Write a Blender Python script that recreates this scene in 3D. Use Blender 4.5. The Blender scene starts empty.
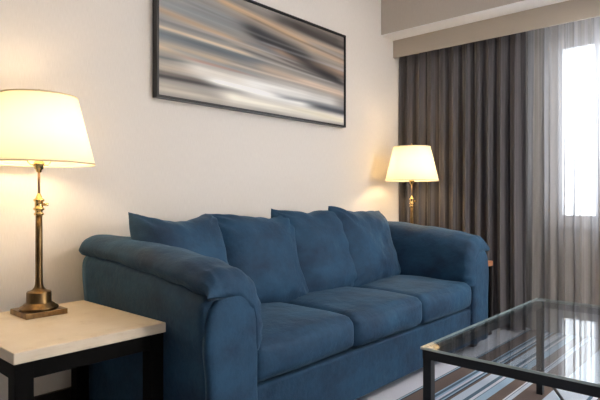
import bpy, bmesh, math, random
from mathutils import Vector, Matrix, noise
random.seed(4)
C = bpy.context.scene.collection
sc = bpy.context.scene
PI = math.pi
nz = noise.noise

# ------------------------------------------------------------------ helpers
def link(name, me, mat=None, parent=None, smooth=False):
    o = bpy.data.objects.new(name, me)
    C.objects.link(o)
    if mat: me.materials.append(mat)
    if smooth:
        for p in me.polygons: p.use_smooth = True
    if parent: o.parent = parent
    return o

def obj(name, bm, mat=None, parent=None, smooth=False, norm=True):
    if norm: bmesh.ops.recalc_face_normals(bm, faces=bm.faces[:])
    me = bpy.data.meshes.new(name)
    bm.to_mesh(me); bm.free()
    return link(name, me, mat, parent, smooth)

def thing(name, label, cat, loc=(0, 0, 0), group=None):
    o = bpy.data.objects.new(name, None); C.objects.link(o)
    o.empty_display_size = .1
    o.location = loc; o['label'] = label; o['category'] = cat
    if group: o['group'] = group
    return o

def tag(o, label, cat, group=None):
    o['label'] = label; o['category'] = cat
    if group: o['group'] = group
    return o

def struct(name, bm, mat, parent=None, smooth=False):
    o = obj(name, bm, mat, parent, smooth)
    if not parent: o['kind'] = 'structure'
    return o

def box(bm, x0, x1, y0, y1, z0, z1, bev=0, seg=2):
    r = bmesh.ops.create_cube(bm, size=1)
    vs = r['verts']
    for v in vs:
        v.co = Vector(((x0+x1)/2 + v.co.x*(x1-x0), (y0+y1)/2 + v.co.y*(y1-y0), (z0+z1)/2 + v.co.z*(z1-z0)))
    if bev:
        es = list({e for v in vs for e in v.link_edges})
        bmesh.ops.bevel(bm, geom=es, offset=bev, segments=seg, affect='EDGES', profile=.5)
    return bm

def B(*a, **k): return box(bmesh.new(), *a, **k)

def lathe(bm, prof, n=48, c=(0, 0), cap=True):
    rings = []
    for r, z in prof:
        rings.append([bm.verts.new((c[0]+r*math.cos(2*PI*i/n), c[1]+r*math.sin(2*PI*i/n), z)) for i in range(n)])
    for a, b in zip(rings, rings[1:]):
        for i in range(n):
            bm.faces.new((a[i], a[(i+1) % n], b[(i+1) % n], b[i]))
    if cap:
        bm.faces.new(rings[0][::-1]); bm.faces.new(rings[-1])
    return bm

def tube(bm, pts, r, n=10, cap=True):
    pts = [Vector(p) for p in pts]; rings = []
    up = Vector((0, 0, 1))
    for i, p in enumerate(pts):
        d = (pts[min(i+1, len(pts)-1)] - pts[max(i-1, 0)]).normalized()
        a = d.cross(up)
        if a.length < .05: a = d.cross(Vector((1, 0, 0)))
        a.normalize(); b = d.cross(a)
        rings.append([bm.verts.new(p + a*r*math.cos(2*PI*k/n) + b*r*math.sin(2*PI*k/n)) for k in range(n)])
    for a, b in zip(rings, rings[1:]):
        for i in range(n): bm.faces.new((a[i], a[(i+1) % n], b[(i+1) % n], b[i]))
    if cap: bm.faces.new(rings[0][::-1]); bm.faces.new(rings[-1])
    return bm

# ------------------------------------------------------------------ materials
class M:
    def __init__(s, name):
        s.m = bpy.data.materials.new(name); s.m.use_nodes = True
        s.n = s.m.node_tree.nodes; s.l = s.m.node_tree.links
        s.b = s.n['Principled BSDF']; s.out = s.n['Material Output']
    def node(s, t, **k):
        n = s.n.new(t)
        for a, v in k.items():
            if a.startswith('i_'):
                key = a[2:]
                n.inputs[int(key) if key.isdigit() else key.replace('_', ' ')].default_value = v
            else: setattr(n, a, v)
        return n
    def link(s, a, b): s.l.new(a, b)
    def set(s, **k):
        for a, v in k.items(): s.b.inputs[a.replace('_', ' ')].default_value = v
        return s
    def coords(s, scale=(1, 1, 1)):
        t = s.node('ShaderNodeTexCoord'); mp = s.node('ShaderNodeMapping')
        mp.inputs['Scale'].default_value = scale
        s.link(t.outputs['Object'], mp.inputs[0]); return mp.outputs[0]
    def noise(s, scale, mapping=(1, 1, 1), detail=4, rough=.5):
        n = s.node('ShaderNodeTexNoise', i_Scale=scale, i_Detail=detail, i_Roughness=rough)
        s.link(s.coords(mapping), n.inputs['Vector']); return n.outputs['Fac']
    def ramp(s, fac, stops, interp='LINEAR'):
        r = s.node('ShaderNodeValToRGB'); r.color_ramp.interpolation = interp
        e = r.color_ramp.elements
        while len(e) < len(stops): e.new(.5)
        for q, (p, c) in zip(e, stops):
            q.position = p; q.color = tuple(c) + ((1,) if len(c) == 3 else ())
        s.link(fac, r.inputs[0]); return r.outputs[0]
    def bump(s, h, strength, dist=.01):
        b = s.node('ShaderNodeBump', i_Strength=strength, i_Distance=dist)
        s.link(h, b.inputs['Height']); s.link(b.outputs[0], s.b.inputs['Normal']); return b

def lin(r, g, b):
    f = lambda c: (c/255/12.92) if c/255 <= .04045 else ((c/255+.055)/1.055)**2.4
    return (f(r), f(g), f(b))

def wallpaper(name, c1, c2):
    m = M(name).set(Roughness=.85)
    fine = m.noise(9, (60, 60, 3), 3)
    m.link(m.ramp(fine, [(.3, c1), (.7, c2)]), m.b.inputs['Base Color'])
    m.bump(m.noise(14, (30, 30, 4), 3), .15, .002)
    return m.m
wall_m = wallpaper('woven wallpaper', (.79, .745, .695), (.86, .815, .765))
beam_m = wallpaper('shaded woven wallpaper on beam', (.52, .46, .40), (.57, .51, .45))  # same wallpaper as the walls, the beam's shade put into a darker colour

def plain(name, col, rough=.6, metal=0, **k):
    m = M(name); m.set(Base_Color=(*col, 1), Roughness=rough, Metallic=metal, **k); return m

ceil_m = plain('ceiling paint', (.92, .91, .90), .9)
ceil_m.bump(ceil_m.noise(160, detail=2), .08, .002); ceil_m = ceil_m.m
fascia_m = plain('taupe pelmet paint', (.47, .41, .34), .6)
fascia_m.bump(fascia_m.noise(80), .05, .001); fascia_m = fascia_m.m
base_m = plain('dark baseboard', (.022, .018, .016), .5).m
winframe_m = plain('window frame paint', (.70, .70, .70), .4).m

# striped carpet: stops are (distance from the sofa line, colour)
WH = lin(222, 224, 236); BR = lin(112, 96, 90); DK = lin(58, 66, 82); TE = lin(86, 112, 134)
LB = lin(168, 196, 220); PB = lin(200, 212, 228)
stripes = [(1.62, WH), (1.400, DK), (1.393, LB), (1.386, DK), (1.378, BR), (1.294, LB), (1.286, TE), (1.268, LB), (1.255, WH),
           (1.242, TE), (1.232, LB), (1.222, DK), (1.215, BR), (1.203, PB), (1.153, TE), (1.131, WH), (1.117, TE),
           (1.110, LB), (1.068, BR), (1.009, WH), (1.000, TE), (.993, PB), (.972, BR), (.862, PB), (.70, TE), (.68, WH),
           (.66, DK), (.655, BR), (.57, LB), (.55, PB)]
fl = M('striped carpet').set(Roughness=.95)
sep = fl.node('ShaderNodeSeparateXYZ'); fl.link(fl.coords(), sep.inputs[0])
m1 = fl.node('ShaderNodeMath', operation='SUBTRACT', i_0=1.62); fl.link(sep.outputs[1], m1.inputs[1])
m2 = fl.node('ShaderNodeMath', operation='DIVIDE', i_1=1.10); fl.link(m1.outputs[0], m2.inputs[0])
m3 = fl.node('ShaderNodeMath', operation='FRACT'); fl.link(m2.outputs[0], m3.inputs[0])
rc = fl.ramp(m3.outputs[0], [((1.62-p)/1.10, c) for p, c in stripes], 'CONSTANT')
mx = fl.node('ShaderNodeMix', data_type='RGBA', blend_type='MULTIPLY'); mx.inputs[0].default_value = .6
fl.link(rc, mx.inputs[6]); fl.link(fl.ramp(fl.noise(260, detail=3), [(.3, (.6, .6, .6)), (.7, (1, 1, 1))]), mx.inputs[7])
fl.link(mx.outputs[2], fl.b.inputs['Base Color']); fl.bump(fl.noise(320, detail=2), .5, .004)
floor_m = fl.m

# blue microsuede
def suede():
    m = M('blue microsuede').set(Roughness=.8, Sheen_Weight=.22, Sheen_Roughness=.35)
    m.b.inputs['Sheen Tint'].default_value = (.35, .6, .85, 1)
    big = m.noise(4.5, (1, 1, 1.6), 6, .65)
    m.link(m.ramp(big, [(.33, (.0035, .026, .066)), (.66, (.010, .062, .130))]), m.b.inputs['Base Color'])
    m.bump(m.noise(11, detail=6, rough=.6), .55, .018)
    return m.m
suede_m = suede()
foot_m = plain('dark wood foot', (.02, .013, .01), .4).m

st = M('travertine').set(Roughness=.45)
st.link(st.ramp(st.noise(9, (1, 1, 5), 8, .65), [(.25, lin(206, 186, 158)), (.45, lin(228, 212, 188)), (.75, lin(236, 222, 200))]), st.b.inputs['Base Color'])
st.bump(st.noise(60, (1, 1, 3), 6, .7), .12, .002); stone_m = st.m
tw = M('tan wood top').set(Roughness=.4)
tw.link(tw.ramp(tw.noise(12, (1, 8, 8), 4), [(.3, lin(160, 104, 70)), (.7, lin(196, 138, 98))]), tw.b.inputs['Base Color']); tan_m = tw.m
bw = M('black stained wood').set(Roughness=.6, Specular_IOR_Level=.08)
bw.link(bw.ramp(bw.noise(20, (1, 1, .1), 4), [(.3, (.0015, .0015, .0015)), (.7, (.003, .0027, .0026))]), bw.b.inputs['Base Color']); black_m = bw.m

br = M('aged brass').set(Metallic=1.0, Roughness=.33)
br.link(br.ramp(br.noise(30, (1, 1, .4), 5, .65), [(.3, (.10, .058, .026)), (.7, (.28, .18, .08))]), br.b.inputs['Base Color']); brass_m = br.m
pb = plain('polished brass', (.72, .52, .22), .22, 1).m
rodm = plain('bronze rod', (.30, .19, .12), .3, 1).m

sh = M('cream lamp shade'); sh.n.remove(sh.b)
d = sh.node('ShaderNodeBsdfDiffuse', i_Color=(.88, .81, .66, 1)); t = sh.node('ShaderNodeBsdfTranslucent', i_Color=(.93, .84, .62, 1))
mix = sh.node('ShaderNodeMixShader', i_0=.36)
sh.link(d.outputs[0], mix.inputs[1]); sh.link(t.outputs[0], mix.inputs[2]); sh.link(mix.outputs[0], sh.out.inputs[0]); shade_m = sh.m
bulb_m = plain('glowing bulb', (1, .9, .7), .5, Emission_Color=(1, .74, .44, 1), Emission_Strength=50.0).m

# glass
def glass(name, tint, ior=1.5, rough=0.0):
    m = M(name); m.n.remove(m.b)
    tr = m.node('ShaderNodeBsdfTransparent', i_Color=(*tint, 1)); gl = m.node('ShaderNodeBsdfGlossy', i_Roughness=rough)
    mi = m.node('ShaderNodeMixShader'); f0 = ((ior-1)/(ior+1))**2
    ge = m.node('ShaderNodeNewGeometry'); dt = m.node('ShaderNodeVectorMath', operation='DOT_PRODUCT')
    m.link(ge.outputs['Normal'], dt.inputs[0]); m.link(ge.outputs['Incoming'], dt.inputs[1])
    ab = m.node('ShaderNodeMath', operation='ABSOLUTE'); m.link(dt.outputs['Value'], ab.inputs[0])
    su = m.node('ShaderNodeMath', operation='SUBTRACT', i_0=1.0); m.link(ab.outputs[0], su.inputs[1])
    pw = m.node('ShaderNodeMath', operation='POWER', i_1=5.0); m.link(su.outputs[0], pw.inputs[0])
    ma = m.node('ShaderNodeMath', operation='MULTIPLY_ADD', i_1=1-f0, i_2=f0); m.link(pw.outputs[0], ma.inputs[0])
    m.link(ma.outputs[0], mi.inputs[0]); m.link(tr.outputs[0], mi.inputs[1]); m.link(gl.outputs[0], mi.inputs[2])
    m.link(mi.outputs[0], m.out.inputs[0]); return m.m
table_glass_m = glass('tabletop glass', (.84, .88, .90), 1.8)
pane_m = glass('window glass', (.98, .98, .98), 1.2)
edge_m = plain('polished glass edge', (.50, .60, .60), .25, Specular_IOR_Level=.9).m
iron_m = plain('black iron', (.012, .015, .02), .38, .3).m
pad_m = plain('clear corner bumper', (.36, .41, .44), .7).m

# curtains
dr = M('slate drape'); 
dr.link(dr.ramp(dr.noise(9, (1, 9, .05), 4, .6), [(.36, (.050, .046, .052)), (.64, (.108, .098, .104))]), dr.b.inputs['Base Color'])
dr.set(Roughness=.75, Sheen_Weight=.25); dr.bump(dr.noise(90, (1, 8, .5), 3), .15, .002)
drape_m = dr.m
sr = M('sheer voile'); sr.n.remove(sr.b)
tr = sr.node('ShaderNodeBsdfTransparent', i_Color=(1, 1, 1, 1))
df = sr.node('ShaderNodeBsdfDiffuse', i_Color=(.42, .39, .36, 1)); tl = sr.node('ShaderNodeBsdfTranslucent', i_Color=(.44, .43, .45, 1))
a = sr.node('ShaderNodeMixShader', i_0=.5); sr.link(df.outputs[0], a.inputs[1]); sr.link(tl.outputs[0], a.inputs[2])
bmx = sr.node('ShaderNodeMixShader'); fac = sr.ramp(sr.noise(4, (1, 6, .03), 3, .6), [(.40, (.50,)*3), (.52, (.68,)*3), (.60, (.97,)*3)])
sr.link(fac, bmx.inputs[0]); sr.link(tr.outputs[0], bmx.inputs[1]); sr.link(a.outputs[0], bmx.inputs[2]); sr.link(bmx.outputs[0], sr.out.inputs[0])
sheer_m = sr.m

# ------------------------------------------------------------------ room
D = 2.45            # sofa wall plane y
XW = 4.25           # window wall plane x
X0, Y0, ZC = -3.8, -2.4, 2.78
struct('wall_left', B(X0-.1, XW+.1, D, D+.1, 0, ZC), wall_m)
struct('wall_right', B(X0-.1, XW+.1, Y0-.1, Y0, 0, ZC), wall_m)
struct('wall_near', B(X0-.1, X0, Y0, D, 0, ZC), plain('darkened unseen wall', (.10, .07, .05), .6).m)  # unseen wall, coloured dark to cut bounce onto the sofa arm
WY0, WY1, WZ0, WZ1 = -1.75, 1.215, .80, 2.17
bm = bmesh.new()
box(bm, XW, XW+.14, Y0, WY0, 0, ZC); box(bm, XW, XW+.14, WY1, D, 0, ZC)
box(bm, XW, XW+.14, WY0, WY1, 0, WZ0); box(bm, XW, XW+.14, WY0, WY1, WZ1, ZC)
struct('wall_far', bm, wall_m)
struct('floor', B(X0-.1, XW+.14, Y0-.1, D+.1, -.06, 0), floor_m)
struct('ceiling', B(X0-.1, XW+.14, Y0-.1, D+.1, ZC, ZC+.06), ceil_m)
struct('baseboard_left', B(X0, XW, D-.014, D, 0, .12, bev=.004), base_m)
struct('baseboard_far', B(XW-.014, XW, Y0, D-.014, 0, .12, bev=.004), base_m)
# dropped beam over the window recess, its white soffit and the pelmet board
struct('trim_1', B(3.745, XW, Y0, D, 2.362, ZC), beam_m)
struct('trim_2', B(3.7455, XW, Y0, D, 2.355, 2.362), ceil_m)
struct('trim_3', B(3.93, 3.95, Y0, D, 2.207, 2.355, bev=.0015), fascia_m)
# curtain tracks
struct('trim_4', B(4.02, 4.045, Y0, D-.01, 2.33, 2.355), winframe_m)
struct('trim_5', B(4.10, 4.125, Y0, D-.01, 2.33, 2.355), winframe_m)

# window
bm = bmesh.new()
fw = .05
box(bm, XW+.03, XW+.09, WY0, WY1, WZ0, WZ0+fw+.02); box(bm, XW+.03, XW+.09, WY0, WY1, WZ1-fw, WZ1)
box(bm, XW+.03, XW+.09, WY1-fw*.5, WY1, WZ0+fw+.02, WZ1-fw); box(bm, XW+.03, XW+.09, WY0, WY0+fw, WZ0+fw+.02, WZ1-fw)
box(bm, XW+.03, XW+.09, -.30, -.25, WZ0+fw+.02, WZ1-fw)
w = obj('window_1', bm, winframe_m); w['kind'] = 'structure'
obj('window_pane', B(XW+.055, XW+.061, WY0+.05, WY1-.025, WZ0+.07, WZ1-.05), pane_m, w)
obj('window_sill', B(XW-.035, XW+.03, WY0-.03, WY1+.03, WZ0-.028, WZ0, bev=.004), winframe_m, w)

# ------------------------------------------------------------------ curtains
def curtain(name, x, y0, y1, ztop, zbot, pitch, amp, mat, seed, over=0.0, thick=.0):
    """folded cloth hanging from y1 (left) to y0; folds tighten at the head"""
    n = int((y1-y0)/pitch*22); rows = 36
    bm = bmesh.new(); grid = []
    for j in range(rows+1):
        h = j/rows; z = ztop + (zbot-ztop)*h; row = []
        for i in range(n+1):
            s = i/n; yy = y0+(y1-y0)*s
            w = nz(Vector((yy*2.1, seed, 0)))*1.6 + nz(Vector((yy*1.1, seed+3, h*.55)))*.9*h
            ph = 2*PI*yy/pitch + w*2.0
            am = amp*(.55+.45*min(1, h*3))*(1+.45*nz(Vector((yy*5, seed+9, h*.8))))
            pinch = math.sin(ph)
            pinch = math.copysign(abs(pinch)**(.8), pinch)
            dx = am*pinch + .22*am*math.sin(ph*2.7+seed+h)
            dy = over*pitch*math.sin(2*ph)*(.25+.6*h)
            row.append(bm.verts.new((x+dx, yy+dy, z)))
        grid.append(row)
    for a, b in zip(grid, grid[1:]):
        for i in range(n): bm.faces.new((a[i], a[i+1], b[i+1], b[i]))
    o = obj(name, bm, mat, None, True, norm=False)
    if thick:
        md = o.modifiers.new('s', 'SOLIDIFY'); md.thickness = thick; md.offset = 0
    return o
dc = curtain('drape', 4.03, 1.375, 2.435, 2.318, .015, .098, .027, drape_m, 1.3, .10, .003)
tag(dc, 'dark slate floor-length curtain hanging in the corner beside the sofa', 'curtain')
bm = bmesh.new()
box(bm, 4.02, 4.04, 1.38, 2.43, 2.316, 2.330)
obj('curtain_heading', bm, drape_m, dc)
sc_ = curtain('sheer_curtain', 4.112, -2.25, 1.50, 2.318, .02, .115, .030, sheer_m, 7.7, .26)
tag(sc_, 'translucent pale grey sheer curtain veiling the bright window', 'curtain')

# ------------------------------------------------------------------ painting
PX0, PX1, PZ0, PZ1 = 1.560, 3.195, 1.530, 2.222
pt = thing('framed_painting', 'wide black-framed abstract painting of blurred tan, grey and cream streaks above the sofa', 'painting', ((PX0+PX1)/2, D-.002, PZ0))
W, H = PX1-PX0, PZ1-PZ0
NX, NZ = 300, 130
STREAKS = [
    (0.082, 0.503, 0.541, 0.526, 0.0545, (0.262, 0.296, 0.314), 0.8),
    (0.58, 0.578, 1.124, 0.548, 0.0464, (0.376, 0.305, 0.262), 0.6),
    (0.008, 0.468, 0.662, 0.408, 0.0183, (0.527, 0.361, 0.216), 0.8),
    (0.463, 0.636, 1.124, 0.561, 0.0203, (0.61, 0.402, 0.205), 0.8),
    (0.213, 0.566, 0.748, 0.527, 0.0142, (0.305, 0.328, 0.342), 0.6),
    (0.002, 0.335, 0.705, 0.33, 0.0321, (0.162, 0.209, 0.246), 0.85),
    (0.002, 0.267, 0.388, 0.268, 0.0221, (0.61, 0.456, 0.283), 0.85),
    (0.002, 0.209, 0.662, 0.223, 0.0073, (0.102, 0.15, 0.162), 0.7),
    (0.002, 0.157, 0.281, 0.169, 0.0218, (0.468, 0.392, 0.296), 0.7),
    (0.281, 0.191, 1.124, 0.152, 0.0548, (0.672, 0.644, 0.591), 0.75),
    (0.281, 0.236, 0.621, 0.228, 0.0094, (0.552, 0.287, 0.223), 0.7),
    (0.002, 0.104, 0.541, 0.106, 0.018, (0.042, 0.04, 0.045), 0.85),
    (0.021, 0.049, 0.58, 0.015, 0.0226, (0.456, 0.413, 0.342), 0.7),
    (0.541, 0.058, 1.619, 0.041, 0.0378, (0.761, 0.73, 0.631), 0.85),
    (0.765, 0.493, 1.394, 0.377, 0.0486, (0.021, 0.027, 0.042), 0.9),
    (1.124, 0.643, 1.619, 0.612, 0.0229, (0.048, 0.04, 0.04), 0.85),
    (0.662, 0.42, 1.124, 0.411, 0.0182, (0.156, 0.188, 0.231), 0.6),
    (0.976, 0.435, 1.619, 0.402, 0.0283, (0.503, 0.314, 0.188), 0.7),
    (0.836, 0.291, 1.619, 0.229, 0.0223, (0.515, 0.381, 0.27), 0.7),
    (0.662, 0.371, 1.57, 0.319, 0.0087, (0.098, 0.089, 0.093), 0.6),
    (0.705, 0.168, 1.451, 0.154, 0.0486, (0.701, 0.708, 0.694), 0.7),
    (0.928, 0.124, 1.619, 0.101, 0.0197, (0.107, 0.122, 0.156), 0.85),
    (1.315, 0.115, 1.619, 0.109, 0.0175, (0.054, 0.065, 0.089), 0.6),
    (1.124, 0.698, 1.619, 0.673, 0.0344, (0.231, 0.181, 0.15), 0.6),
    (1.176, 0.063, 1.619, 0.034, 0.0173, (0.73, 0.687, 0.527), 0.7),
    (0.281, 0.36, 1.451, 0.314, 0.0062, (0.61, 0.578, 0.546), 0.4),
    (0.58, 0.269, 1.619, 0.237, 0.0071, (0.672, 0.552, 0.445), 0.6),
    (0.082, 0.423, 1.024, 0.392, 0.0058, (0.402, 0.376, 0.376), 0.5),
    (1.024, 0.378, 1.619, 0.327, 0.0079, (0.117, 0.093, 0.089), 0.6),
    (0.705, 0.517, 1.124, 0.466, 0.0365, (0.042, 0.048, 0.065), 0.75),
    (1.024, 0.459, 1.51, 0.354, 0.0337, (0.032, 0.034, 0.045), 0.8),
    (0.976, 0.647, 1.51, 0.648, 0.0335, (0.076, 0.065, 0.065), 0.7),
    (0.662, 0.618, 1.619, 0.567, 0.0164, (0.552, 0.371, 0.231), 0.5),
    (1.282, 0.512, 1.619, 0.492, 0.0233, (0.565, 0.392, 0.246), 0.7),
    (1.337, 0.41, 1.619, 0.387, 0.0234, (0.156, 0.117, 0.098), 0.6),
    (1.228, 0.264, 1.619, 0.252, 0.0174, (0.61, 0.485, 0.376), 0.7),
    (0.002, 0.414, 0.388, 0.396, 0.0132, (0.117, 0.144, 0.168), 0.5),
    (0.021, 0.376, 0.58, 0.354, 0.0091, (0.672, 0.515, 0.342), 0.7),
    (0.146, 0.265, 0.662, 0.235, 0.0116, (0.305, 0.352, 0.381), 0.6),
    (0.425, 0.135, 1.124, 0.111, 0.0253, (0.807, 0.807, 0.776), 0.9),
    (1.024, 0.125, 1.619, 0.131, 0.0114, (0.305, 0.323, 0.352), 0.7),
    (0.002, 0.13, 0.213, 0.123, 0.0129, (0.156, 0.122, 0.107), 0.7),
    (0.008, 0.027, 0.281, 0.022, 0.0131, (0.552, 0.515, 0.434), 0.6),
    (0.748, 0.59, 1.619, 0.507, 0.0083, (0.188, 0.138, 0.112), 0.5),
    (0.281, 0.529, 1.124, 0.479, 0.0075, (0.216, 0.216, 0.223), 0.5),
    (0.836, 0.458, 1.619, 0.432, 0.0084, (0.402, 0.434, 0.479), 0.35)]
cols = []
for j in range(NZ+1):
    for i in range(NX+1):
        X = i/NX*W; Z = j/NZ*H
        wob = .010*nz(Vector((X*1.5, Z*9, 2))) 
        zz = Z + wob
        c = [.36, .33, .30]
        for (x1, z1, x2, z2, wd, col, al) in STREAKS:
            L = x2-x1; s = (X-x1)/L
            e = max(0, -s, s-1)*L
            zc = z1+(z2-z1)*s
            g = math.exp(-((zz-zc)/wd)**2 - (e/.12)**2)
            k = min(1, al*1.15)*g
            for q in range(3): c[q] += (col[q]*1.12-c[q])*k
        slope = .10*(Z/H)
        f = nz(Vector((X*1.3, (Z+slope*X)*42, 5)))*.16 + nz(Vector((X*2.2, (Z+slope*X)*110, 8)))*.10 + nz(Vector((X*.8, (Z+slope*X)*16, 1)))*.16
        lu = (c[0]+c[1]+c[2])/3
        c = [(lu+(q-lu)*.85)*(1+f*1.2)*(max(lu, .01)/.38)**.24 for q in c]
        cols.append([max(0, q) for q in c])
bm = bmesh.new()
vs = [[bm.verts.new((-W/2+.016+(W-.032)*i/NX, -.036, .016+(H-.032)*j/NZ)) for i in range(NX+1)] for j in range(NZ+1)]
for j in range(NZ):
    for i in range(NX): bm.faces.new((vs[j][i], vs[j][i+1], vs[j+1][i+1], vs[j+1][i]))
me = bpy.data.meshes.new('canvas'); bm.to_mesh(me); bm.free()
ca = me.color_attributes.new('paint', 'FLOAT_COLOR', 'POINT')
for k, c in enumerate(cols): ca.data[k].color = (*c, 1)
pm = M('streaked paint').set(Roughness=.35)
at = pm.node('ShaderNodeAttribute', attribute_name='paint'); pm.link(at.outputs['Color'], pm.b.inputs['Base Color'])
link('canvas', me, pm.m, pt)
bm = bmesh.new()
fwd = .011
for a in ((-W/2, W/2, 0, fwd), (-W/2, W/2, H-fwd, H), (-W/2, -W/2+fwd, fwd, H-fwd), (W/2-fwd, W/2, fwd, H-fwd)):
    box(bm, a[0], a[1], -.045, 0, a[2], a[3])
frm = plain('black frame lacquer', (.02, .02, .022), .3).m
obj('picture_frame', bm, frm, pt)
obj('backing_board', B(-W/2+fwd, W/2-fwd, -.030, -.004, fwd, H-fwd), frm, pt)

# ------------------------------------------------------------------ sofa (local origin: centre line, floor, wall plane)
SX = 2.318
sofa = thing('sofa', 'long blue microsuede sofa with rolled arms against the wallpapered wall', 'sofa', (SX, 0, 0))

def rbox(hx, hy, hz, r, crown=0.0, n=26, wr=.004, seed=0, front=0.0, sag=0.0):
    """soft rounded box; crown lifts the top and belly of each side"""
    bm = bmesh.new(); h = (hx, hy, hz)
    vid = {}
    def key(p): return tuple(round(q, 5) for q in p)
    def vert(p):
        k = key(p)
        if k not in vid: vid[k] = bm.verts.new(p)
        return vid[k]
    g = [-1+2*i/n for i in range(n+1)]
    g = [math.copysign(abs(q)**.8, q) for q in g]
    for ax in range(3):
        for sg in (-1, 1):
            for i in range(n):
                for j in range(n):
                    q = []
                    for (a, b) in ((i, j), (i+1, j), (i+1, j+1), (i, j+1)):
                        p = [0, 0, 0]; p[ax] = sg; p[(ax+1) % 3] = g[a]; p[(ax+2) % 3] = g[b]; q.append(vert(p))
                    bm.faces.new(q)
    for v in bm.verts:
        p = v.co.copy()
        w = Vector([p[k]*h[k] for k in range(3)])
        c = Vector([max(-(h[k]-r), min(h[k]-r, w[k])) for k in range(3)])
        dd = w-c
        if dd.length > 1e-9: w = c + dd.normalized()*r
        fx, fy, fz = (1-p.x*p.x), (1-p.y*p.y), (1-p.z*p.z)
        w.z += crown*(fx**.6)*(fy**.6)*(1 if p.z > 0 else .3)*p.z
        w.y += front*fx**.7*fz*(p.y if p.y < 0 else 0)
        w.x += .008*fy*fz*p.x
        w.z -= sag*(1-fx)*(1-fy)
        q = Vector((w.x*5+seed, w.y*5, w.z*5+seed*2))
        w += Vector((nz(q), nz(q+Vector((7, 0, 0))), nz(q+Vector((0, 9, 0)))))*wr
        v.co = w
    return bm

YF = 1.455
# base rail / deck
obj('base_rail', B(-.948, .948, YF, 2.30, .055, .285, bev=.012, seg=3), suede_m, sofa)
# back frame
bk = rbox(.99, .085, .37, .05, wr=.004, seed=3)
bmesh.ops.translate(bk, verts=bk.verts, vec=(0, 2.315, .055+.37))
obj('back_frame', bk, suede_m, sofa, True)
# seat cushions
for k in range(3):
    cx = (-1+k)*.6335
    bm = rbox(.319, .362, .080, .042, crown=.028, wr=.006, seed=k*3.3, front=.022)
    bmesh.ops.translate(bm, verts=bm.verts, vec=(cx, YF+.36-.008, .372))
    obj('seat_cushion', bm, suede_m, sofa, True)

def pillow(w, h, t, seed, n=44, saddle=.028):
    """knife-edged stuffed cushion standing in local XZ, thickness along Y"""
    bm = bmesh.new(); F, K = [], []
    for j in range(n+1):
        rf, rk = [], []
        for i in range(n+1):
            u, v = -1+2*i/n, -1+2*j/n
            u = math.sin(u*PI/2)*.55+u*.45; v = math.sin(v*PI/2)*.55+v*.45
            r = (max(0, (1-abs(u)**3.4))*max(0, (1-abs(v)**3.2)))**.6
            # edges draw in between corners, lower edge is broad and settled
            x = u*w/2*(1-.05*(1-abs(v)**2) + .03*(-v))
            z = v*h/2*(1-.02*(1-u*u))
            cc_ = max(0, abs(u)+abs(v)-1.45)/.55
            x -= math.copysign(.018*cc_**2, u); z += (-.006 if v > 0 else .05)*cc_**2; x -= math.copysign(.018, u)*(1-abs(v))*abs(u)**3; z += .008*nz(Vector((u*4+seed, 3, v*1.5))); z -= saddle*(1-abs(u)**1.6)*max(0, v)**2
            z += .016*nz(Vector((u*1.7+seed, v, seed)))
            th = t/2*r*(1+.25*max(0, -v))
            # folds radiating from the corners and up the middle
            cr = abs(u)*abs(v)
            a = math.atan2(h/2*(1-abs(v)), w/2*(1-abs(u))+1e-4)
            fold = math.sin(a*11+seed*5+1.3*nz(Vector((u*2, v*2, seed))))*.016*cr**1.5*min(1, r*2)
            q = Vector((x*5.5+seed, z*5.5, seed))
            lump = .020*nz(q)*min(1, r*2)+.006*nz(q*2.6)*min(1, r*2)
            if i in (0, n) or j in (0, n):
                p = bm.verts.new((x, 0, z)); rf.append(p); rk.append(p)
            else:
                rf.append(bm.verts.new((x, -(th+fold+lump), z)))
                rk.append(bm.verts.new((x, th*.75+fold, z)))
        F.append(rf); K.append(rk)
    for G, fl_ in ((F, 0), (K, 1)):
        for j in range(n):
            for i in range(n):
                q = [G[j][i], G[j][i+1], G[j+1][i+1], G[j+1][i]]
                if fl_: q.reverse()
                try: bm.faces.new(q)
                except ValueError: pass
    return bm

# back cushions: x centre, yaw, lean, roll, width, height, y of middle, z of middle
BC = [(-.868, .06, .36, .015, .52, .555, 2.01, .672),
      (-.37, -.02, .32, .045, .64, .545, 2.055, .660),
      (.11, -.04, .30, .04, .64, .56, 2.06, .668),
      (.60, .12, .27, .055, .74, .56, 2.045, .668)]
for k, (cx, yaw, lean, roll, w_, h_, cy, cz) in enumerate(BC):
    bm = pillow(w_, h_, .25, 2.1*k+.7, saddle=(.045, .022, .022, .026)[k])
    Mx = Matrix.Translation((cx, cy, cz)) @ Matrix.Rotation(yaw, 4, 'Z') @ Matrix.Rotation(-lean, 4, 'X') @ Matrix.Rotation(roll, 4, 'Y')
    bmesh.ops.transform(bm, matrix=Mx, verts=bm.verts)
    obj('back_cushion', bm, suede_m, sofa, True)

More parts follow.
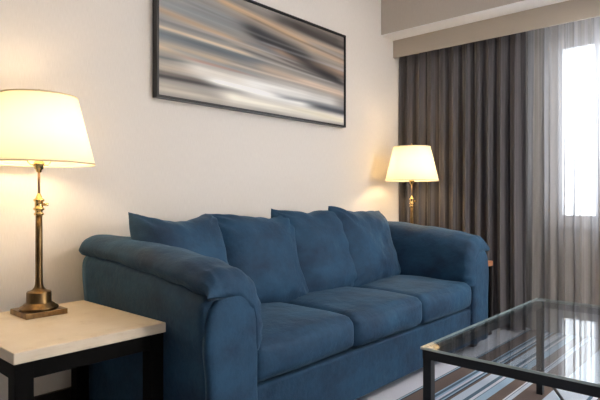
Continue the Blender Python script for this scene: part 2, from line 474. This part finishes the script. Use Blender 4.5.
# arms. section coordinates: a = distance outward from the inner face plane (x = .948), z
def interp(tab, y):
    for (y0, v0), (y1, v1) in zip(tab, tab[1:]):
        if y <= y1: 
            t = max(0, (y-y0)/(y1-y0)); t = t*t*(3-2*t)
            return v0+(v1-v0)*t
    return tab[-1][1]
TOP = [(1.43, .735), (1.50, .752), (1.62, .778), (1.85, .805), (2.10, .826), (2.36, .832)]
def smooth_closed(pts, sub=6):
    out = []; n = len(pts)
    for i in range(n):
        p0, p1, p2, p3 = (Vector(pts[(i+k-1) % n]) for k in range(4))
        for s in range(sub):
            t = s/sub
            out.append(.5*((2*p1)+(-p0+p2)*t+(2*p0-5*p1+4*p2-p3)*t*t+(-p0+3*p1-3*p2+p3)*t**3))
    return out
def loft(sections, sgn, yoff=None):
    """sections: list of (y, [(a,z)...], scale, centre)"""
    bm = bmesh.new(); rings = []
    for y, pts in sections:
        rings.append([bm.verts.new((sgn*(.948+p[0]), y, p[1])) for p in pts])
    for a, b in zip(rings, rings[1:]):
        n = len(a)
        for i in range(n): bm.faces.new((a[i], a[(i+1) % n], b[(i+1) % n], b[i]))
    bm.faces.new(rings[0]); bm.faces.new(rings[-1][::-1])
    return bm
def arm(sgn, seed):
    # body
    secs = []
    for j in range(25):
        y = 1.458 + (2.345-1.458)*j/24
        top = interp(TOP, y)-.075
        fl_ = .008-.002*(y-1.45)/.9
        pts = [(0.0, .06), (0.0, .3), (.0, top-.12), (.03, top-.03), (.10, top), (.19, top-.004), (.226+fl_, top-.030), (.236+fl_*.9, top-.085),
               (.232+fl_*.35, top-.20), (.226, .42), (.228, .25), (.23, .06), (.115, .055)]
        p = smooth_closed(pts, 4)
        p = [Vector((max(-.002, q[0]) + .003*nz(Vector((y*5, q[1]*6, seed))), max(.055, q[1]))) for q in p]
        secs.append((y, p))
    a = obj('arm', loft(secs, sgn), suede_m, sofa, True)
    # pad draped over the roll
    secs = []
    N = 56
    for j in range(N+1):
        s = j/N
        y = 1.432 + (2.37-1.432)*(s**1.25)
        top = interp(TOP, y)
        fr = min(1, (y-1.432)/.055); er = min(1, (2.37-y)/.05)
        k = math.sqrt(max(0, 1-(1-fr)**2)); ke = math.sqrt(max(0, 1-(1-er)**2))
        infl = k*.5+.5
        low = .425
        fl_ = .010-.004*(y-1.45)/.9; fe = fl_-.030*math.exp(-(y-1.43)/.10)
        pts = [(.212+fe, top-.098), (.236+fe, top-.078), (.242+fe, top-.048), (.215+fe, top-.016), (.165, top-.002), (.08, top-.008), (.01, top-.045),
               (-.030, top-.12), (-.042, (top+low)/2-.05), (-.040, low+.05), (-.020, low), (.02, low+.01), (.03, low+.15), (.05, top-.14), (.12, top-.082), (.2, top-.076)]
        p = smooth_closed(pts, 5)
        cc = Vector((.04, top-.15)); core = smooth_closed([(.225+fl_, top-.09), (.235+fl_, top-.082), (.235+fl_, top-.075), (.215, top-.068), (.15, top-.058), (.09, top-.06), (.045, top-.085),
               (.022, top-.14), (.008, (top+low)/2-.05), (.004, low+.06), (.005, low+.03), (.015, low+.03), (.02, low+.15), (.035, top-.14), (.11, top-.09), (.2, top-.088)], 5)
        out = []
        for i, (q, c) in enumerate(zip(p, core)):
            t = min(k, ke*.6+.4)
            v = c+(q-c)*t
            L = i/len(p)
            # gathers fanning from the front seam
            g = math.exp(-(y-1.43)/.08)*.0058*math.sin(i*1.25+seed)*(1 if fr > .2 else .3)
            g += .006*nz(Vector((y*5, q[0]*7+seed, q[1]*6)))*t
            dv = (q-c)
            if dv.length > 1e-6: v = v+dv.normalized()*g
            out.append(v)
        secs.append((y, out))
    obj('arm_pad', loft(secs, sgn), suede_m, a, True)
    # arched front panel
    pts = [(.004, .06), (.004, .3), (.004, .50), (.022, .60), (.065, .656), (.12, .671), (.175, .657), (.218, .613), (.236, .55), (.243, .47), (.232, .36), (.228, .2), (.23, .06), (.115, .058)]
    p0 = smooth_closed(pts, 5)
    c = Vector((.12, .36)); secs = []
    for (y, ins) in ((1.462, 0), (1.446, 0), (1.438, .004), (1.433, .012), (1.431, .03), (1.4305, .06)):
        out = []
        for q in p0:
            dv = q-c
            f = 1-ins/max(.1, abs(dv.x)+.02) if False else 1
            x = c.x+(q.x-c.x)*(1-ins/.125); z = c.y+(q.y-c.y)*(1-ins/.305)
            out.append(Vector((x, max(.058, z))))
        secs.append((y, out))
    obj('arm_front_panel', loft(secs[::-1], sgn), suede_m, a, True)
    return a
arm(-1, .4); arm(1, 2.9)
for fx in (-1.12, 1.12):
    for fy in (1.53, 2.28):
        bm = bmesh.new()
        s = math.copysign(1, fx)
        r0 = [bm.verts.new((fx+dx*.028, fy+dy*.028, 0)) for dx, dy in ((-1, -1), (1, -1), (1, 1), (-1, 1))]
        r1 = [bm.verts.new((fx+dx*.042, fy+dy*.042, .06)) for dx, dy in ((-1, -1), (1, -1), (1, 1), (-1, 1))]
        for i in range(4): bm.faces.new((r0[i], r0[(i+1) % 4], r1[(i+1) % 4], r1[i]))
        bm.faces.new(r0[::-1]); bm.faces.new(r1)
        obj('foot', bm, foot_m, sofa)

# ------------------------------------------------------------------ end tables
def end_table(x0, x1, y0, y1, label, topmat, h=.54, leg=.055):
    cx, cy = (x0+x1)/2, (y0+y1)/2
    t = thing('end_table', label, 'side table', (cx, cy, 0), None)
    w, d = (x1-x0)/2, (y1-y0)/2
    obj('tabletop', B(-w, w, -d, d, h-.036, h, bev=.003), topmat, t)
    i = .006; lt = h-.036
    bm = bmesh.new()
    box(bm, -w+i+leg, w-i-leg, -d+i+.005, -d+i+.03, lt-.055, lt); box(bm, -w+i+leg, w-i-leg, d-i-.03, d-i-.005, lt-.055, lt)
    box(bm, -w+i+.005, -w+i+.03, -d+i+leg, d-i-leg, lt-.055, lt); box(bm, w-i-.03, w-i-.005, -d+i+leg, d-i-leg, lt-.055, lt)
    obj('apron', bm, black_m, t)
    for sx in (-1, 1):
        for sy in (-1, 1):
            xs = sorted((sx*(w-i), sx*(w-i-leg))); ys = sorted((sy*(d-i), sy*(d-i-leg)))
            obj('leg', B(xs[0], xs[1], ys[0], ys[1], 0, lt, bev=.002), black_m, t)
    return t
end_table(.598, 1.125, 1.676, 2.322, 'end table with thick cream stone top and black wooden legs left of sofa', stone_m)
end_table(3.588, 3.835, 1.54, 2.30, 'narrow tan-topped end table mostly hidden behind the far right arm of the sofa', tan_m, leg=.04)

# ------------------------------------------------------------------ lamps
def table_lamp(x, y, z, label):
    L = thing('table_lamp', label, 'lamp', (x, y, z), 'brass table lamps flanking the sofa')
    obj('base', B(-.079, .079, -.079, .079, 0, .021, bev=.0015), brass_m, L)
    bm = lathe(bmesh.new(), [(.070, .021), (.072, .026), (.069, .031), (.060, .035), (.057, .040), (.049, .044), (.0455, .048), (.0455, .086), (.043, .090), (.032, .093),
                             (.024, .098), (.0175, .106), (.015, .116), (.014, .13), (.0132, .30), (.0122, .393)])
    obj('column', bm, brass_m, L, True)
    bm = lathe(bmesh.new(), [(.013, .390), (.018, .393), (.019, .398), (.014, .402), (.014, .410), (.020, .413), (.0205, .420), (.0155, .423), (.0155, .445), (.020, .448), (.020, .455),
                             (.013, .459), (.011, .466), (.007, .474), (.005, .480)])
    cl = obj('collar', bm, pb, L, True)
    obj('switch_knob', tube(bmesh.new(), [(.014, -.010, .434), (.028, -.020, .434)], .006), pb, L, True)
    obj('stem', lathe(bmesh.new(), [(.0048, .475), (.0048, .575)], 16), rodm, L, True)
    bm = lathe(bmesh.new(), [(.006, .560), (.010, .565), (.011, .572), (.017, .576), (.018, .590), (.020, .594), (.020, .600), (.016, .604), (.016, .640)])
    obj('socket', bm, pb, L, True)
    # harp
    pts = []
    for k in range(25):
        a = -PI/2+PI*k/24*2 if False else None
    left = [(-.018, 0, .590), (-.034, 0, .592), (-.043, 0, .602), (-.050, 0, .64), (-.055, 0, .70), (-.050, 0, .76), (-.036, 0, .81), (-.016, 0, .842), (0, 0, .850)]
    right = [(-p[0], p[1], p[2]) for p in left[::-1]][1:]
    obj('harp', tube(bmesh.new(), left+right, .0022, 8), pb, L, True)
    bm = lathe(bmesh.new(), [(.012, .640), (.014, .655), (.024, .680), (.031, .705), (.031, .722), (.024, .742), (.010, .753), (.002, .755)], 24)
    obj('bulb', bm, bulb_m, L, True)
    # shade: open truncated cone with thickness
    zb, zt, rb, rt = .597, .862, .208, .143
    prof = [(rb, zb), (rt, zt), (rt-.0015, zt), (rb-.0015, zb)]
    bm = bmesh.new(); n = 96; rings = []
    for r, zz in ((rb, zb), (rb+(rt-rb)*.5, zb+(zt-zb)*.5), (rt, zt)):
        rings.append([bm.verts.new((r*math.cos(2*PI*i/n), r*math.sin(2*PI*i/n), zz)) for i in range(n)])
    for a, b in zip(rings, rings[1:]):
        for i in range(n): bm.faces.new((a[i], a[(i+1) % n], b[(i+1) % n], b[i]))
    s = obj('lamp_shade', bm, shade_m, L, True)
    tr_ = plain('shade trim', (.72, .62, .44), .8)
    for r, zz in ((rb, zb), (rt, zt)):
        bm = bmesh.new()
        ring = [[bm.verts.new(((r+.0018*math.cos(q*PI/3))*math.cos(2*PI*i/n), (r+.0018*math.cos(q*PI/3))*math.sin(2*PI*i/n), zz+.0035*math.sin(q*PI/3))) for q in range(6)] for i in range(n)]
        for i in range(n):
            A, Bq = ring[i], ring[(i+1) % n]
            for q in range(6): bm.faces.new((A[q], A[(q+1) % 6], Bq[(q+1) % 6], Bq[q]))
        obj('shade_trim', bm, tr_.m, s, True)
    bm = bmesh.new()
    for k in range(3):
        a = 2*PI*k/3+.4
        tube(bm, [(.006*math.cos(a), .006*math.sin(a), .853), ((rt-.001)*math.cos(a), (rt-.001)*math.sin(a), .858)], .0016, 6)
    obj('spider', bm, pb, L, True)
    bm = lathe(bmesh.new(), [(.009, .851), (.010, .856), (.005, .860), (.004, .868), (.008, .874), (.009, .882), (.005, .890), (.001, .893)], 20)
    obj('finial', bm, pb, L, True)
    return L
table_lamp(.872, 2.178, .54, 'large brass column lamp with glowing cream shade on the stone-topped table at left')
table_lamp(3.700, 2.135, .54, 'brass column lamp with glowing cream shade before the dark curtain in the corner')

# ------------------------------------------------------------------ coffee table
GX0, GX1, GY0, GY1, GH = 1.642, 2.850, .215, .912, .485
ct = thing('coffee_table', 'glass-topped coffee table with slim black metal frame on the striped carpet', 'coffee table', ((GX0+GX1)/2, (GY0+GY1)/2, 0))
w, d = (GX1-GX0)/2, (GY1-GY0)/2
g = obj('glass_top', B(-w, w, -d, d, GH-.008, GH), table_glass_m, ct)
bm = bmesh.new(); e = .0012
for a in ((-w-e, w+e, -d-e, -d), (-w-e, w+e, d, d+e), (-w-e, -w, -d, d), (w, w+e, -d, d)):
    box(bm, *a, GH-.008, GH)
obj('glass_edge', bm, edge_m, g)
bt = .030; z1 = GH-.010; z0 = z1-.030
bm = bmesh.new()
box(bm, -w+.004, w-.004, -d+.004, -d+.004+bt, z0, z1); box(bm, -w+.004, w-.004, d-.004-bt, d-.004, z0, z1)
box(bm, -w+.004, -w+.004+bt, -d+.004+bt, d-.004-bt, z0, z1); box(bm, w-.004-bt, w-.004, -d+.004+bt, d-.004-bt, z0, z1)
obj('frame', bm, iron_m, ct)
for sx in (-1, 1):
    for sy in (-1, 1):
        xs = sorted((sx*(w-.005), sx*(w-.005-.030))); ys = sorted((sy*(d-.005), sy*(d-.005-.030)))
        obj('leg', B(xs[0], xs[1], ys[0], ys[1], 0, z0, bev=.001), iron_m, ct)
        bm = bmesh.new()
        vs_ = []
        n = 8; R = .040
        for zz in (z1, GH-.0075):
            ring = [bm.verts.new((sx*(w-.006), sy*(d-.006), zz))]
            for i in range(n+1):
                a = PI/2*i/n
                ring.append(bm.verts.new((sx*(w-.006-R*math.cos(a)), sy*(d-.006-R*math.sin(a)), zz)))
            vs_.append(ring)
        m_ = len(vs_[0])
        for i in range(m_): bm.faces.new((vs_[0][i], vs_[0][(i+1) % m_], vs_[1][(i+1) % m_], vs_[1][i]))
        bm.faces.new(vs_[0][::-1]); bm.faces.new(vs_[1])
        obj('corner_pad', bm, pad_m, ct)
for sg in (-1, 1):
    q = .128 if sg > 0 else .1151
    obj('stretcher', tube(bmesh.new(), [(-w+.022, -sg*(d-.022), q), (w-.022, sg*(d-.022), q)], .0065, 10), iron_m, ct, True)

# ------------------------------------------------------------------ light
wd = bpy.data.worlds.new('World'); sc.world = wd; wd.use_nodes = True
bg = wd.node_tree.nodes['Background']
bg.inputs[0].default_value = (.86, .93, 1, 1); bg.inputs[1].default_value = 3.0
def area(name, loc, rot, sx, sy, power, col, portal=False):
    l = bpy.data.lights.new(name, 'AREA'); l.shape = 'RECTANGLE'; l.size = sx; l.size_y = sy; l.energy = power; l.color = col
    if portal: l.cycles.is_portal = True
    o = bpy.data.objects.new(name, l); C.objects.link(o); o.location = loc; o.rotation_euler = rot
    return o
wc = ((WY0+WY1)/2)
area('window_portal', (XW+.145, wc, (WZ0+WZ1)/2), (0, PI/2, 0), WZ1-WZ0, WY1-WY0, 1, (1, 1, 1), True)
# added fill light shaped as a ceiling fixture, out of view
def fill_ceiling_light(x, y, p, label='unseen round flush ceiling light added as fill'):
    r = thing('fill_ceiling_light', label, 'fill light', (x, y, ZC))
    obj('ring', lathe(bmesh.new(), [(.335, -.05), (.335, 0), (.320, 0), (.320, -.05)], 32, cap=False), winframe_m, r, True)
    em = plain('warm fill diffuser', (1, 1, 1), .5, Emission_Color=(1, .93, .86, 1), Emission_Strength=p).m
    obj('diffuser', lathe(bmesh.new(), [(.318, -.045), (.318, -.040)], 32), em, r)
    return r

fill_ceiling_light(2.95, -1.0, 29, 'unseen round flush ceiling light added as fill above the open floor by the window')
fill_lamp = thing('fill_floor_lamp', 'added fill lamp on a floor stand with round white globe in the unseen half of the room', 'lamp', (2.5, -1.7, 0))  # added fill lamp, brightens soffit and sofa front from out of view
obj('base', lathe(bmesh.new(), [(.14, 0), (.14, .015), (.03, .03), (.012, .035)], 40), iron_m, fill_lamp, True)
obj('pole', lathe(bmesh.new(), [(.012, .03), (.012, 1.02)], 16), iron_m, fill_lamp, True)
gm = plain('white globe', (1, 1, 1), .5, Emission_Color=(1, .96, .92, 1), Emission_Strength=56.0).m
obj('globe', lathe(bmesh.new(), [(.13*math.sin(PI*k/16)+.0005, 1.14-.13*math.cos(PI*k/16)) for k in range(17)], 32), gm, fill_lamp, True)
# ------------------------------------------------------------------ camera
cam = bpy.data.cameras.new('Camera'); co = bpy.data.objects.new('Camera', cam); C.objects.link(co)
cam.sensor_width = 36; cam.lens = 529/600*36; cam.shift_y = -2/600
co.location = (0, 0, 1.0)
yaw = math.atan2(.668, .744)
co.rotation_euler = (PI/2, 0, yaw-PI/2)
sc.camera = co
sc.view_settings.view_transform = 'Standard'; sc.view_settings.look = 'None'
sc.view_settings.gamma = 1; sc.view_settings.use_curve_mapping = False
sc.view_settings.exposure = 1.08
